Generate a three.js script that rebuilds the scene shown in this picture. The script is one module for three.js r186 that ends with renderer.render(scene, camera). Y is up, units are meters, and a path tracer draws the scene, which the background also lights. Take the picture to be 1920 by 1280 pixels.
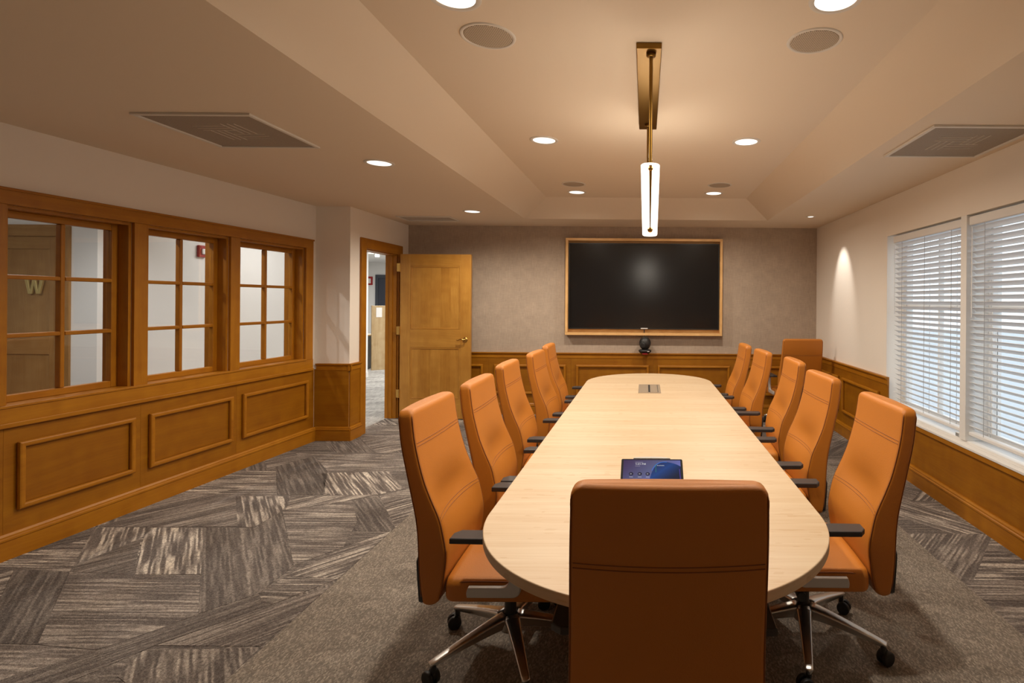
import * as THREE from 'three';
import { RoundedBoxGeometry } from 'three/addons/geometries/RoundedBoxGeometry.js';
import { mergeGeometries, toCreasedNormals } from 'three/addons/utils/BufferGeometryUtils.js';
import { RectAreaLightUniformsLib } from 'three/addons/lights/RectAreaLightUniformsLib.js';
import { FontLoader } from 'three/addons/loaders/FontLoader.js';
import { TextGeometry } from 'three/addons/geometries/TextGeometry.js';

// ---------------------------------------------------------------- camera, sky, exposure
const renderer = new THREE.WebGLRenderer({ antialias: true });
renderer.toneMapping = THREE.LinearToneMapping;
renderer.toneMappingExposure = 1.0;
renderer.shadowMap.enabled = true;
const scene = new THREE.Scene();
scene.background = new THREE.Color().setRGB(1.4, 1.64, 1.85);
const FOCAL = 1020, FULL_W = 2420, FULL_H = 1430;                 // shifted lens: level camera, horizon above the middle of the frame
const camera = new THREE.PerspectiveCamera(2 * Math.atan(FULL_H / 2 / FOCAL) * 180 / Math.PI, FULL_W / FULL_H, 0.05, 60);
camera.setViewOffset(FULL_W, FULL_H, 0, 150, 1920, 1280);
camera.position.set(0, 1.47, 0);
camera.rotation.set(0, 0, 0.0077);
camera.updateProjectionMatrix();
RectAreaLightUniformsLib.init();
const WARM = new THREE.Color().setRGB(1, 0.90, 0.76);
const COOL = new THREE.Color().setRGB(1, 0.97, 0.92);
const DOWN_CD = 5.2, PENDANT_CD = 0.52, ACCENT_CD = 2.4, HALL_NITS = 9, HALL_CD = 3.4;

// ---------------------------------------------------------------- random, noise, textures
function rng(seed) { let a = seed >>> 0; return () => { a |= 0; a = a + 0x6D2B79F5 | 0; let t = Math.imul(a ^ a >>> 15, 1 | a); t = t + Math.imul(t ^ t >>> 7, 61 | t) ^ t; return ((t ^ t >>> 14) >>> 0) / 4294967296; }; }
const LAT = new Float32Array(65536); { const r = rng(7); for (let i = 0; i < 65536; i++) LAT[i] = r(); }
const lat = (ix, iy, s) => LAT[(Math.imul(ix, 374761) + Math.imul(iy, 668265) + Math.imul(s, 91193)) & 65535];
function vn(x, y, px, py, s = 0) {                                  // value noise that repeats every px, py
  const x0 = Math.floor(x), y0 = Math.floor(y); let fx = x - x0, fy = y - y0;
  fx = fx * fx * (3 - 2 * fx); fy = fy * fy * (3 - 2 * fy);
  const m = (a, p) => ((a % p) + p) % p, xa = m(x0, px), xb = m(x0 + 1, px), ya = m(y0, py), yb = m(y0 + 1, py);
  const a = lat(xa, ya, s), b = lat(xb, ya, s), c = lat(xa, yb, s), d = lat(xb, yb, s);
  return (a + (b - a) * fx) * (1 - fy) + (c + (d - c) * fx) * fy;
}
function dataTex(n, fn, { srgb = true, repeat = 1 } = {}) {         // fn(u, v) -> [r, g, b] 0..255
  const d = new Uint8Array(n * n * 4);
  for (let j = 0; j < n; j++) for (let i = 0; i < n; i++) { const c = fn((i + .5) / n, (j + .5) / n), k = (j * n + i) * 4; d[k] = c[0]; d[k + 1] = c[1]; d[k + 2] = c[2]; d[k + 3] = 255; }
  const t = new THREE.DataTexture(d, n, n); t.magFilter = THREE.LinearFilter; t.minFilter = THREE.LinearMipmapLinearFilter; t.generateMipmaps = true;
  t.wrapS = t.wrapT = THREE.RepeatWrapping; t.repeat.set(repeat, repeat); if (srgb) t.colorSpace = THREE.SRGBColorSpace; t.needsUpdate = true; return t;
}
const clamp = (x, a = 0, b = 1) => Math.min(b, Math.max(a, x)), mix = (a, b, t) => a + (b - a) * t;
// wood: grain runs along v, one tile is 1.25 m
const woodTex = dataTex(1024, (u, v) => {
  const warp = (vn(u * 6, v * 3, 6, 3, 1) - .5) * .03, x = u + warp;
  const board = vn(u * 9, v * 1, 9, 1, 2), g1 = vn(x * 40, v * 3, 40, 3, 3), g2 = vn(x * 150, v * 7, 150, 7, 4), fig = vn(u * 14, v * 22, 14, 22, 5), fl = vn(u * 220, v * 60, 220, 60, 6);
  const t = .91 + .035 * (board - .5) + .07 * (g1 - .5) + .055 * (g2 - .5) + .08 * (fig - .5) + .03 * (fl - .5);
  const w = 1 - t; return [255 * clamp(1 - w * .75), 255 * clamp(1 - w * 1.05), 255 * clamp(1 - w * 1.5)];
}, { repeat: 0.8 });
const tableTex = dataTex(1024, (u, v) => {                          // pale maple strips, grain along v
  const k = Math.floor(u * 10), o = lat(k, 3, 9) * 7, strip = lat(k, 4, 8), f = (u * 10) % 1, edge = Math.min(f, 1 - f) < .012 ? .03 : 0;
  const g1 = vn(u * 70, v * 4 + o, 70, 4, 3), g2 = vn(u * 260, v * 10, 260, 10, 4), fl = vn(u * 120, v * 26, 120, 26, 5);
  const t = .95 + .05 * (strip - .5) + .05 * (g1 - .5) + .05 * (g2 - .5) - (fl > .86 ? .05 : 0) - edge * .6;
  const w = 1 - t; return [255 * clamp(1 - w * .6), 255 * clamp(1 - w * 1.0), 255 * clamp(1 - w * 1.5)];
}, { repeat: 0.8 });
const leatherBump = dataTex(256, (u, v) => { const a = vn(u * 40, v * 40, 40, 40, 1), b = vn(u * 90, v * 90, 90, 90, 2); const q = 255 * clamp(.55 * a + .45 * b); return [q, q, q]; }, { srgb: false, repeat: 10 });
const plasterBump = dataTex(256, (u, v) => { const q = 255 * (.6 * vn(u * 30, v * 30, 30, 30, 1) + .4 * vn(u * 80, v * 80, 80, 80, 2)); return [q, q, q]; }, { srgb: false, repeat: 2.5 });
const linenTex = dataTex(512, (u, v) => { const t = .90 + .06 * (vn(u * 14, v * 190, 14, 190, 1) - .5) + .05 * (vn(u * 190, v * 18, 190, 18, 2) - .5) + .04 * (vn(u * 8, v * 8, 8, 8, 3) - .5); return [255 * clamp(t), 255 * clamp(t * .995), 255 * clamp(t * .985)]; }, { repeat: 1.6 });
const linenBump = dataTex(256, (u, v) => { const q = 255 * (.5 * vn(u * 8, v * 100, 8, 100, 1) + .5 * vn(u * 100, v * 8, 100, 8, 2)); return [q, q, q]; }, { srgb: false, repeat: 2.5 });
const dots = dataTex(128, (u, v) => { const x = (u * 16) % 1 - .5, y = (v * 16) % 1 - .5, q = x * x + y * y < .085 ? 60 : 255; return [q, q * .98, q * .95]; }, { repeat: 8 });
const DARK = [80, 72, 68], MID = [128, 118, 111], PALE = [224, 212, 196];
function carpetYarn(seed, pale, shade) {                            // streaked yarn, streaks run along v
  return dataTex(512, (u, v) => {
    const s = seed * 7, w = u + .006 * (vn(u * 12, v * 9, 12, 9, s + 6) - .5), band = vn(u * 8, v * 2, 8, 2, s), line = vn(w * 62, v * 3, 62, 3, s + 1), knot = vn(u * 110, v * 60, 110, 60, s + 2), fine = vn(u * 200, v * 180, 200, 180, s + 3), brk = vn(u * 44, v * 14, 44, 14, s + 5);
    const l = clamp((line - .40) * 2.4) * (.1 + .9 * pale) * clamp(.45 + .9 * band) * clamp(.34 + .7 * knot + .25 * brk);
    return [0, 1, 2].map((c) => clamp(mix(mix(DARK[c], MID[c], clamp(.25 + .5 * band + .55 * (knot - .5) + .5 * (line - .5))) * shade, PALE[c], clamp(l)) + 40 * (fine - .5), 0, 255));
  });
}
const yarnTex = { b: [[1, .95, 1.02], [2, .8, 1]], m: [[3, .52, 1], [4, .42, 1.04]], d: [[5, .16, .92], [6, .22, .98]] };
for (const k in yarnTex) yarnTex[k] = yarnTex[k].map((q) => carpetYarn(...q));
const fieldTex = dataTex(512, (u, v) => {
  const n = 64, row = Math.floor(v * n), sh = lat(row, 5, 2), dash = vn(u * 40 + sh * 40, row, 40, n, 3), f = Math.sin(Math.PI * ((v * n) % 1)), fine = vn(u * 220, v * 220, 220, 220, 4), big = vn(u * 6, v * 6, 6, 6, 5), tw = vn(u * 90, v * 90, 90, 90, 6);
  const t = clamp((dash - .3) * 1.3) * (.5 + .5 * f) * (.55 + .6 * tw);
  return [0, 1, 2].map((c) => clamp(mix([118, 108, 98][c], [196, 183, 165][c], t * .85) * (.95 + .1 * big) + 34 * (fine - .5), 0, 255));
}, { repeat: 2.6 });
const hallCarpetTex = dataTex(512, (u, v) => { const a = vn(u * 60, v * 14, 60, 14, 1), b = vn(u * 150, v * 150, 150, 150, 2), c = vn(u * 5, v * 9, 5, 9, 3); const t = .66 + .14 * (a - .5) + .14 * (b - .5) + .12 * (c - .5); return [255 * t, 255 * t * .985, 255 * t * .96]; }, { repeat: 1 });
const carpetBump = dataTex(256, (u, v) => { const q = 255 * (.5 * vn(u * 70, v * 70, 70, 70, 1) + .5 * vn(u * 120, v * 120, 120, 120, 2)); return [q, q, q]; }, { srgb: false, repeat: 3 });

// ---------------------------------------------------------------- materials
const S = (o) => new THREE.MeshStandardMaterial(o), PH = (o) => new THREE.MeshPhysicalMaterial(o), lin = (r, g, b) => new THREE.Color().setRGB(r, g, b);
const M = {
  paint: S({ color: lin(.85, .775, .685), roughness: .85, bumpMap: plasterBump, bumpScale: .0004 }),
  ceilingPaint: S({ color: lin(.80, .675, .53), roughness: .9 }),
  hallPaint: S({ color: lin(.80, .80, .79), roughness: .85 }),
  linen: S({ color: lin(.57, .455, .36), map: linenTex, bumpMap: linenBump, bumpScale: .0006, roughness: .9 }),
  honey: PH({ color: lin(.35, .138, .005), map: woodTex, roughness: .46, specularIntensity: .6, clearcoat: .08, clearcoatRoughness: .35 }),
  honeyTrim: PH({ color: lin(.43, .172, .008), map: woodTex, roughness: .43, specularIntensity: .6, clearcoat: .12, clearcoatRoughness: .35 }),
  honeyPanel: PH({ color: lin(.33, .127, .004), map: woodTex, roughness: .46, specularIntensity: .6, clearcoat: .08, clearcoatRoughness: .35 }),
  door: PH({ color: lin(.56, .285, .052), map: woodTex, roughness: .42, clearcoat: .2, clearcoatRoughness: .35 }),
  doorPanel: PH({ color: lin(.52, .255, .042), map: woodTex, roughness: .42, clearcoat: .2, clearcoatRoughness: .35 }),
  frameWood: S({ color: lin(.90, .57, .25), map: woodTex, roughness: .5 }),
  hallDoor: S({ color: lin(.36, .20, .065), map: woodTex, roughness: .5 }),
  table: PH({ color: lin(.66, .52, .355), map: tableTex, roughness: .42 }),
  tableEdge: S({ color: lin(.80, .64, .46), roughness: .5 }),
  leather: PH({ color: lin(.53, .178, .015), roughness: .5, bumpMap: leatherBump, bumpScale: .0003, sheen: .1, sheenColor: lin(1, .75, .5), sheenRoughness: .6 }),
  stitch: S({ color: lin(.26, .085, .018), roughness: .7 }),
  blackPlastic: S({ color: lin(.016, .015, .015), roughness: .45 }),
  armPad: S({ color: lin(.035, .031, .031), roughness: .42 }),
  silver: S({ color: lin(.55, .54, .53), roughness: .38, metalness: .3 }),
  aluminium: S({ color: lin(.78, .77, .75), roughness: .3, metalness: 1 }),
  castor: S({ color: lin(.012, .012, .012), roughness: .5 }),
  brass: S({ color: lin(.62, .38, .11), roughness: .25, metalness: 1 }),
  brassDull: S({ color: lin(.22, .12, .026), roughness: .36, metalness: 1 }),
  darkSteel: S({ color: lin(.03, .03, .03), roughness: .5 }),
  white: S({ color: lin(.80, .78, .75), roughness: .5 }),
  slat: S({ color: lin(.80, .79, .78), roughness: .42 }),
  vent: S({ color: lin(.46, .40, .335), map: dots, roughness: .7 }),
  ventFrame: S({ color: lin(.74, .69, .62), roughness: .6 }),
  ventFin: S({ color: lin(.62, .55, .47), roughness: .6 }),
  grille: S({ color: lin(.60, .52, .42), map: dots, roughness: .7 }),
  tv: PH({ color: lin(.010, .009, .009), roughness: .19, ior: 1.5 }),
  bezel: S({ color: lin(.01, .01, .01), roughness: .4 }),
  glass: PH({ color: lin(1, 1, 1), transmission: 1, thickness: 0, roughness: .02, ior: 1.5 }),
  lens: S({ color: lin(.9, .9, .88), emissive: lin(1, .93, .82), emissiveIntensity: 1.6, roughness: .6 }),
  tube: S({ color: lin(.9, .9, .88), emissive: lin(1, .93, .84), emissiveIntensity: 1.7, roughness: .5 }),
  panelLight: S({ color: lin(.9, .9, .9), emissive: lin(1, .97, .92), emissiveIntensity: 1.5, roughness: .6 }),
  red: S({ color: lin(.36, .012, .014), roughness: .4 }),
  clear: PH({ color: lin(.9, .9, .9), roughness: .15, clearcoat: .6 }),
  gold: S({ color: lin(.62, .50, .20), roughness: .35, metalness: .6 }),
  slateDoor: S({ color: lin(.045, .05, .07), roughness: .5 }),
  slateFrame: S({ color: lin(.06, .068, .085), roughness: .5 }),
  laminate: S({ color: lin(.55, .42, .25), map: woodTex, roughness: .5 }),
  field: S({ map: fieldTex, roughness: 1, bumpMap: carpetBump, bumpScale: .002 }),
  hallCarpet: S({ map: hallCarpetTex, roughness: 1, bumpMap: carpetBump, bumpScale: .002 }),
  slab: S({ color: lin(.3, .28, .26), roughness: 1 }),
  paving: S({ color: lin(.55, .56, .57), roughness: .95 }),
  stand: S({ color: lin(.50, .48, .45), roughness: .4 }),
  boxMetal: S({ color: lin(.42, .33, .24), roughness: .4, metalness: .4 }),
  teal: S({ color: lin(.03, .42, .34), roughness: .7 }),
  cord: S({ color: lin(.45, .44, .43), roughness: .9 }),
};
const yarnMats = {}; for (const k in yarnTex) yarnMats[k] = yarnTex[k].map((map) => S({ map, roughness: 1, bumpMap: carpetBump, bumpScale: .0025 }));

// ---------------------------------------------------------------- building helpers
const names = {};
const numbered = (n) => { const k = names[n] = (names[n] ?? -1) + 1; return k ? `${n}_${String(k).padStart(3, '0')}` : n; };
const shadow = (m) => { m.castShadow = m.receiveShadow = true; return m; };
function part(name, geometry, material, parent, label) { const m = shadow(new THREE.Mesh(geometry, material)); m.name = name; if (label) m.userData.label = label; parent.add(m); return m; }
function thing(name, label, category, [x, y, z] = [0, 0, 0], turn = 0, group) { const o = new THREE.Group(); o.name = numbered(name); o.position.set(x, y, z); o.rotation.y = turn; o.userData = { label, category }; if (group) o.userData.group = group; scene.add(o); return o; }
function setting(name, label, category, at = [0, 0, 0], turn = 0) { const o = new THREE.Group(); o.name = name; o.position.set(...at); o.rotation.y = turn; o.userData = { kind: 'structure', label, category }; scene.add(o); return o; }
function metreUV(g0, grain = 'y', off = [0, 0]) {                   // uv in metres by the way each face points; v runs along the grain
  const g = g0.index ? g0.toNonIndexed() : g0, p = g.attributes.position, uv = new Float32Array(p.count * 2), a = new THREE.Vector3(), b = new THREE.Vector3(), c = new THREE.Vector3(), n = new THREE.Vector3(), gi = 'xyz'.indexOf(grain);
  for (let i = 0; i < p.count; i += 3) {
    a.fromBufferAttribute(p, i); b.fromBufferAttribute(p, i + 1); c.fromBufferAttribute(p, i + 2); n.copy(b).sub(a).cross(c.clone().sub(a));
    const w = [Math.abs(n.x), Math.abs(n.y), Math.abs(n.z)], d = w.indexOf(Math.max(...w)), rest = [0, 1, 2].filter((k) => k !== d), vi = rest.includes(gi) ? gi : rest[1], ui = rest.find((k) => k !== vi);
    [a, b, c].forEach((q, k) => { const e = [q.x, q.y, q.z]; uv[(i + k) * 2] = e[ui] + off[0]; uv[(i + k) * 2 + 1] = e[vi] + off[1]; });
  }
  g.setAttribute('uv', new THREE.BufferAttribute(uv, 2)); return g;
}
let uvSeed = rng(99); const jig = () => [uvSeed() * 3, uvSeed() * 3];
function box(x0, x1, y0, y1, z0, z1, grain = 'y', bevel = 0, off = jig()) {
  const w = x1 - x0, h = y1 - y0, d = z1 - z0, b = Math.min(bevel, w * .45, h * .45, d * .45);
  const g = b > 0 ? new RoundedBoxGeometry(w, h, d, 1, b) : new THREE.BoxGeometry(w, h, d);
  g.translate((x0 + x1) / 2, (y0 + y1) / 2, (z0 + z1) / 2); return metreUV(g, grain, off);
}
function extrude(points, length, grain = 'z') {                      // profile in x (out from the wall), y (up), drawn along z
  const g = new THREE.ExtrudeGeometry(new THREE.Shape(points.map(([x, y]) => new THREE.Vector2(x, y))), { depth: length, bevelEnabled: false, steps: 1 }); return metreUV(g, grain, jig());
}
const merge = (list) => mergeGeometries(list.map((g) => (g.index ? g.toNonIndexed() : g)));
function tubeGeo(points, r, closed = false, seg = 24, rad = 6) { return new THREE.TubeGeometry(new THREE.CatmullRomCurve3(points, closed), seg, r, rad, closed); }
function lathe(pts, seg = 40) { return new THREE.LatheGeometry(pts.map(([x, y]) => new THREE.Vector2(x, y)), seg); }
function loft(rings, caps = true) {                                  // rings of equal length, smooth skin with metre uv
  const n = rings[0].length, pos = [], uv = [], idx = []; let v = 0;
  rings.forEach((ring, j) => { if (j) v += ring[0].distanceTo(rings[j - 1][0]); let u = 0; for (let i = 0; i <= n; i++) { const p = ring[i % n]; if (i) u += p.distanceTo(ring[i - 1]); pos.push(p.x, p.y, p.z); uv.push(u, v); } });
  for (let j = 0; j < rings.length - 1; j++) for (let i = 0; i < n; i++) { const a = j * (n + 1) + i, b = a + n + 1; idx.push(a, b, a + 1, a + 1, b, b + 1); }
  if (caps) for (const [j, flip] of [[0, 1], [rings.length - 1, 0]]) { const c = rings[j].reduce((s, p) => s.add(p), new THREE.Vector3()).divideScalar(n), k = pos.length / 3; pos.push(c.x, c.y, c.z); uv.push(0, 0); for (let i = 0; i < n; i++) { const a = j * (n + 1) + i; flip ? idx.push(k, a, a + 1) : idx.push(k, a + 1, a); } }
  const g = new THREE.BufferGeometry(); g.setAttribute('position', new THREE.Float32BufferAttribute(pos, 3)); g.setAttribute('uv', new THREE.Float32BufferAttribute(uv, 2)); g.setIndex(idx); g.computeVertexNormals();
  const nn = g.attributes.normal; rings.forEach((_, j) => { const a = j * (n + 1), b = a + n; const x = nn.getX(a) + nn.getX(b), y = nn.getY(a) + nn.getY(b), z = nn.getZ(a) + nn.getZ(b), l = Math.hypot(x, y, z) || 1; nn.setXYZ(a, x / l, y / l, z / l); nn.setXYZ(b, x / l, y / l, z / l); });
  return g;
}
function curve(xs, ys) {                                             // smooth curve through points, xs rising
  const n = xs.length, m = xs.map((_, i) => { const a = Math.max(0, i - 1), b = Math.min(n - 1, i + 1); return (ys[b] - ys[a]) / (xs[b] - xs[a]); });
  return (x) => { let i = 0; while (i < n - 2 && x > xs[i + 1]) i++; const h = xs[i + 1] - xs[i], t = clamp((x - xs[i]) / h), t2 = t * t, t3 = t2 * t; return (2 * t3 - 3 * t2 + 1) * ys[i] + (t3 - 2 * t2 + t) * h * m[i] + (-2 * t3 + 3 * t2) * ys[i + 1] + (t3 - t2) * h * m[i + 1]; };
}
const V = (x, y, z) => new THREE.Vector3(x, y, z);

// ---------------------------------------------------------------- room measures (Z = metres in front of the camera, world z = -Z)
const SOFFIT = 2.436, TRAY = 2.63, BACK = 7.06, FRONT = -2.4, RIGHT = 2.22;
const FRAMES = {                                                     // wall frames: local x = out into the room, z = along the wall
  left: [[-3.44, 0, -5.65], -0.0527], back: [[RIGHT, 0, -BACK], -Math.PI / 2], right: [[RIGHT, 0, 0], Math.PI],
  door: [[-3.08, 0, -BACK], 0], corner: [[-3.08, 0, -5.67], -Math.PI / 2], front: [[-4.05, 0, -FRONT], Math.PI / 2],
};
const wallAt = (key, name, label, category = 'wall') => setting(name, label, category, ...FRAMES[key]);
const sL = (Z) => (5.65 - Z) * 1.0014;

// floor: slab, streaked carpet tiles round a plain tweed field
const floor = setting('floor', 'floor of streaked grey carpet tiles around a plain tweed field', 'floor');
part('slab', box(-4.05, RIGHT + .1, -.12, -.012, -BACK - .05, -FRONT + .05), M.slab, floor);
const FIELD = { x0: -1.60, x1: 1.69, Z0: -1.5, Z1: 5.87 };
part('carpet_field', box(FIELD.x0, FIELD.x1, -.012, 0, -FIELD.Z1, -FIELD.Z0, 'x', 0, [0, 0]), M.field, floor, 'plain taupe tweed carpet under the table');
{                                                                    // carpet cut in slanted pieces, yarn running along or at about 50 degrees to the room
  const ROW = .58, r = rng(21), DIR = { x: [1, 0], v: [.63, -.78], g: [.66, .75] };
  const leftX = (Z) => -3.44 - .0527 * (5.65 - Z) - .02;
  const zones = [[[leftX(FRONT), FRONT], [FIELD.x0, FRONT], [FIELD.x0, 5.67], [leftX(5.67), 5.67]], [[-3.2, 5.67], [FIELD.x0, 5.67], [FIELD.x0, BACK], [-3.2, BACK]], [[FIELD.x1, FRONT], [RIGHT, FRONT], [RIGHT, BACK], [FIELD.x1, BACK]], [[FIELD.x0, FIELD.Z1], [FIELD.x1, FIELD.Z1], [FIELD.x1, BACK], [FIELD.x0, BACK]], [[FIELD.x0, FRONT], [FIELD.x1, FRONT], [FIELD.x1, FIELD.Z0], [FIELD.x0, FIELD.Z0]]];
  const clip = (poly, zone) => { for (let i = 0; i < zone.length && poly.length; i++) { const [ax, az] = zone[i], [bx, bz] = zone[(i + 1) % zone.length], side = ([x, z]) => (bx - ax) * (z - az) - (bz - az) * (x - ax), out = []; poly.forEach((p, k) => { const q = poly[(k + 1) % poly.length], sp = side(p), sq = side(q); if (sp >= 0) out.push(p); if ((sp < 0) !== (sq < 0)) { const t = sp / (sp - sq); out.push([mix(p[0], q[0], t), mix(p[1], q[1], t)]); } }); poly = out; } return poly; };
  const area = (p) => Math.abs(p.reduce((s, [x, z], i) => { const [u, w] = p[(i + 1) % p.length]; return s + x * w - u * z; }, 0)) / 2;
  function piece(poly, dir, tone, top) {
    const g = new THREE.ExtrudeGeometry(new THREE.Shape(poly.map(([x, z]) => new THREE.Vector2(x, z))), { depth: .011, bevelEnabled: false, steps: 1 }); g.rotateX(-Math.PI / 2); g.translate(0, top - .011, 0);
    const [dx, dz] = DIR[dir], q = g.attributes.position, uv = g.attributes.uv, o = [r() * 3, r() * 3]; for (let i = 0; i < q.count; i++) { const x = q.getX(i), z = -q.getZ(i); uv.setXY(i, (x * -dz + z * dx) / .61 + o[0], (x * dx + z * dz) / .61 + o[1]); }
    part('carpet_tile', g, yarnMats[tone][r() < .5 ? 0 : 1], floor);
  }
  for (let k = -11; k < 7; k++) {
    const z0 = 3.48 + k * ROW, z1 = z0 + ROW; let x = -4.3, s = 1, px = [x, x];
    while (x < 2.9) {
      const s2 = r() < .5 ? 1 : -1; x += s2 === s ? .24 + .34 * r() : .49 + .25 * r();
      const nx = [x - s2 * .235, x + s2 * .235], poly = [[px[0], z0], [nx[0], z0], [nx[1], z1], [px[1], z1]], dir = s2 !== s ? (r() < .6 ? 'x' : s2 > 0 ? 'g' : 'v') : r() < .65 ? (s > 0 ? 'g' : 'v') : r() < .5 ? 'x' : s > 0 ? 'v' : 'g', tone = 'bmddm'[Math.floor(r() * 5)], lift = .0005 * r();
      for (const zone of zones) { const c = clip(poly, zone); if (c.length > 2 && area(c) > 4e-4) piece(c, dir, tone, lift); }
      px = nx; s = s2;
    }
  }
  const laid = [                                                     // pieces laid beside the interior windows: yarn direction, tone, outline in metres
    ['v', 'b', [[-3.174,3.473],[-2.81,3.48],[-2.355,2.895],[-2.705,2.889]]],
    ['v', 'd', [[-2.81,3.48],[-2.494,3.486],[-2.498,3.758],[-1.922,2.983],[-1.914,2.71],[-2.068,2.534],[-2.355,2.895]]],
    ['v', 'b', [[-3.504,3.473],[-3.13,3.48],[-3.069,3.323],[-3.115,2.973]]],
    ['g', 'd', [[-3.115,2.973],[-3.069,3.323],[-2.705,2.889],[-3.069,2.91]]],
    ['x', 'm', [[-3.061,2.903],[-2.34,2.876],[-2.067,2.528],[-2.192,2.352],[-2.276,2.267],[-2.557,2.299]]],
    ['v', 'd', [[-3.386,2.929],[-3.069,2.91],[-2.557,2.299],[-2.814,2.305]]],
    ['x', 'm', [[-2.808,2.301],[-2.552,2.294],[-2.271,2.262],[-2.467,2.089],[-2.523,2.035]]],
    ['g', 'd', [[-2.511,2.025],[-2.467,2.089],[-2.271,2.262],[-2.062,2.523],[-1.909,2.703],[-1.806,2.582],[-2.057,2.305],[-2.206,2.038],[-2.273,1.991]]],
    ['x', 'b', [[-1.912,2.713],[-1.89,2.876],[-1.602,2.862],[-1.806,2.582]]],
    ['g', 'b', [[-1.895,2.883],[-1.774,3.21],[-1.602,3.448],[-1.602,3.159],[-1.602,2.861]]],
    ['x', 'm', [[-2.489,3.752],[-2.13,3.968],[-1.895,3.599],[-1.847,3.443],[-1.779,3.22],[-1.928,2.999]]],
    ['v', 'd', [[-2.13,3.968],[-1.981,4.074],[-1.602,3.509],[-1.602,3.448],[-1.847,3.443],[-1.895,3.599]]],
    ['v', 'b', [[-3.028,4.036],[-2.623,4.045],[-2.502,3.765],[-2.507,3.491],[-2.613,3.5]]],
    ['g', 'b', [[-2.613,4.03],[-2.011,4.096],[-2.134,3.975],[-2.495,3.791]]],
    ['g', 'm', [[-3.514,3.489],[-3.302,3.775],[-3.017,4.022],[-2.617,3.506],[-3.184,3.484]]],
    ['v', 'd', [[-3.217,4.755],[-3.085,5.088],[-2.696,4.638],[-2.409,4.087],[-2.74,4.065]]],
    ['v', 'b', [[-2.721,4.589],[-2.178,4.651],[-1.859,4.24],[-1.997,4.096],[-2.381,4.073]]],
    ['g', 'm', [[-1.806,2.582],[-1.602,2.783],[-1.602,2.55],[-1.614,2.298],[-2.053,2.3]]],
    ['v', 'm', [[-2.078,2.262],[-1.609,2.291],[-1.602,2.073],[-1.892,2.032],[-2.033,2.108]]]
  ];
  for (const [dir, tone, poly] of laid) piece(poly, dir, tone, .002);
}

// ceiling: flat soffit, sloped tray sides, raised flat centre
const ceiling = setting('ceiling', 'cream painted ceiling with a long sloped tray in the middle', 'ceiling');
const TL = { x: 1.435, Z0: -1.76, Z1: 6.42 }, TU = { x: 1.12, Z0: -1.44, Z1: 6.09 };
part('soffit', merge([box(-4.1, -TL.x, SOFFIT, 2.85, -BACK - .1, -FRONT + .1), box(TL.x, RIGHT + .15, SOFFIT, 2.85, -BACK - .1, -FRONT + .1), box(-TL.x, TL.x, SOFFIT, 2.85, -BACK - .1, -TL.Z1), box(-TL.x, TL.x, SOFFIT, 2.85, -TL.Z0, -FRONT + .1)]), M.ceilingPaint, ceiling);
part('tray_top', box(-TL.x, TL.x, TRAY, 2.85, -TL.Z1, -TL.Z0), M.ceilingPaint, ceiling);
function slope(a, b, c, d) { const q = [a, b, c, a, c, d], g = new THREE.BufferGeometry(); g.setAttribute('position', new THREE.Float32BufferAttribute(q.flatMap((p) => [p.x, p.y, p.z]), 3)); g.computeVertexNormals(); return metreUV(g); }
{
  const l = [V(-TL.x, SOFFIT, -TL.Z1), V(TL.x, SOFFIT, -TL.Z1), V(TL.x, SOFFIT, -TL.Z0), V(-TL.x, SOFFIT, -TL.Z0)], u = [V(-TU.x, TRAY, -TU.Z1), V(TU.x, TRAY, -TU.Z1), V(TU.x, TRAY, -TU.Z0), V(-TU.x, TRAY, -TU.Z0)];
  for (let i = 0; i < 4; i++) { const j = (i + 1) % 4; part('tray_slope', slope(l[i], l[j], u[j], u[i]), M.ceilingPaint, ceiling); }
}

// ---- panelled woodwork shared by the walls
const RAIL = .80;
const railProfile = [[0, RAIL - .075], [.014, RAIL - .075], [.018, RAIL - .066], [.018, RAIL - .030], [.026, RAIL - .022], [.036, RAIL - .012], [.036, RAIL], [0, RAIL]];
const baseProfile = [[0, 0], [.022, 0], [.022, .105], [.027, .110], [.027, .120], [.020, .126], [.020, .134], [.012, .145], [0, .145]];
function wainscot(wall, s0, s1, top = RAIL - .06, panels = [], lo = .262, hi = .645) {
  const cuts = [s0, ...panels.slice(1).map(([a], i) => (panels[i][1] + a) / 2), s1];
  for (let i = 0; i < cuts.length - 1; i++) part('wainscot_board', box(0, .012, 0, top, cuts[i] + .0006, cuts[i + 1] - .0006, 'z'), M.honey, wall);
  for (const [a, b] of panels) {
    const sh = new THREE.Shape([V(a, lo, 0), V(b, lo, 0), V(b, hi, 0), V(a, hi, 0)].map((p) => new THREE.Vector2(p.x, p.y))), w = .032;
    sh.holes.push(new THREE.Path([[a + w, lo + w], [a + w, hi - w], [b - w, hi - w], [b - w, lo + w]].map((p) => new THREE.Vector2(...p))));
    const g = new THREE.ExtrudeGeometry(sh, { depth: .008, bevelEnabled: true, bevelThickness: .010, bevelSize: .010, bevelOffset: -.010, bevelSegments: 2, steps: 1 });
    g.rotateY(-Math.PI / 2); g.translate(.030, 0, 0);              // x along the wall becomes z; thickness comes out into the room
    part('panel_moulding', metreUV(g, 'z', jig()), M.honeyTrim, wall);
    part('panel_field', box(.012, .0145, lo + w, hi - w, a + w, b - w, 'z'), M.honeyPanel, wall);
  }
}
let trimCount = 0;
function trim(key, label, build) { const o = wallAt(key, `trim_${++trimCount}`, label, 'trim'); build(o); return o; }

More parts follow.
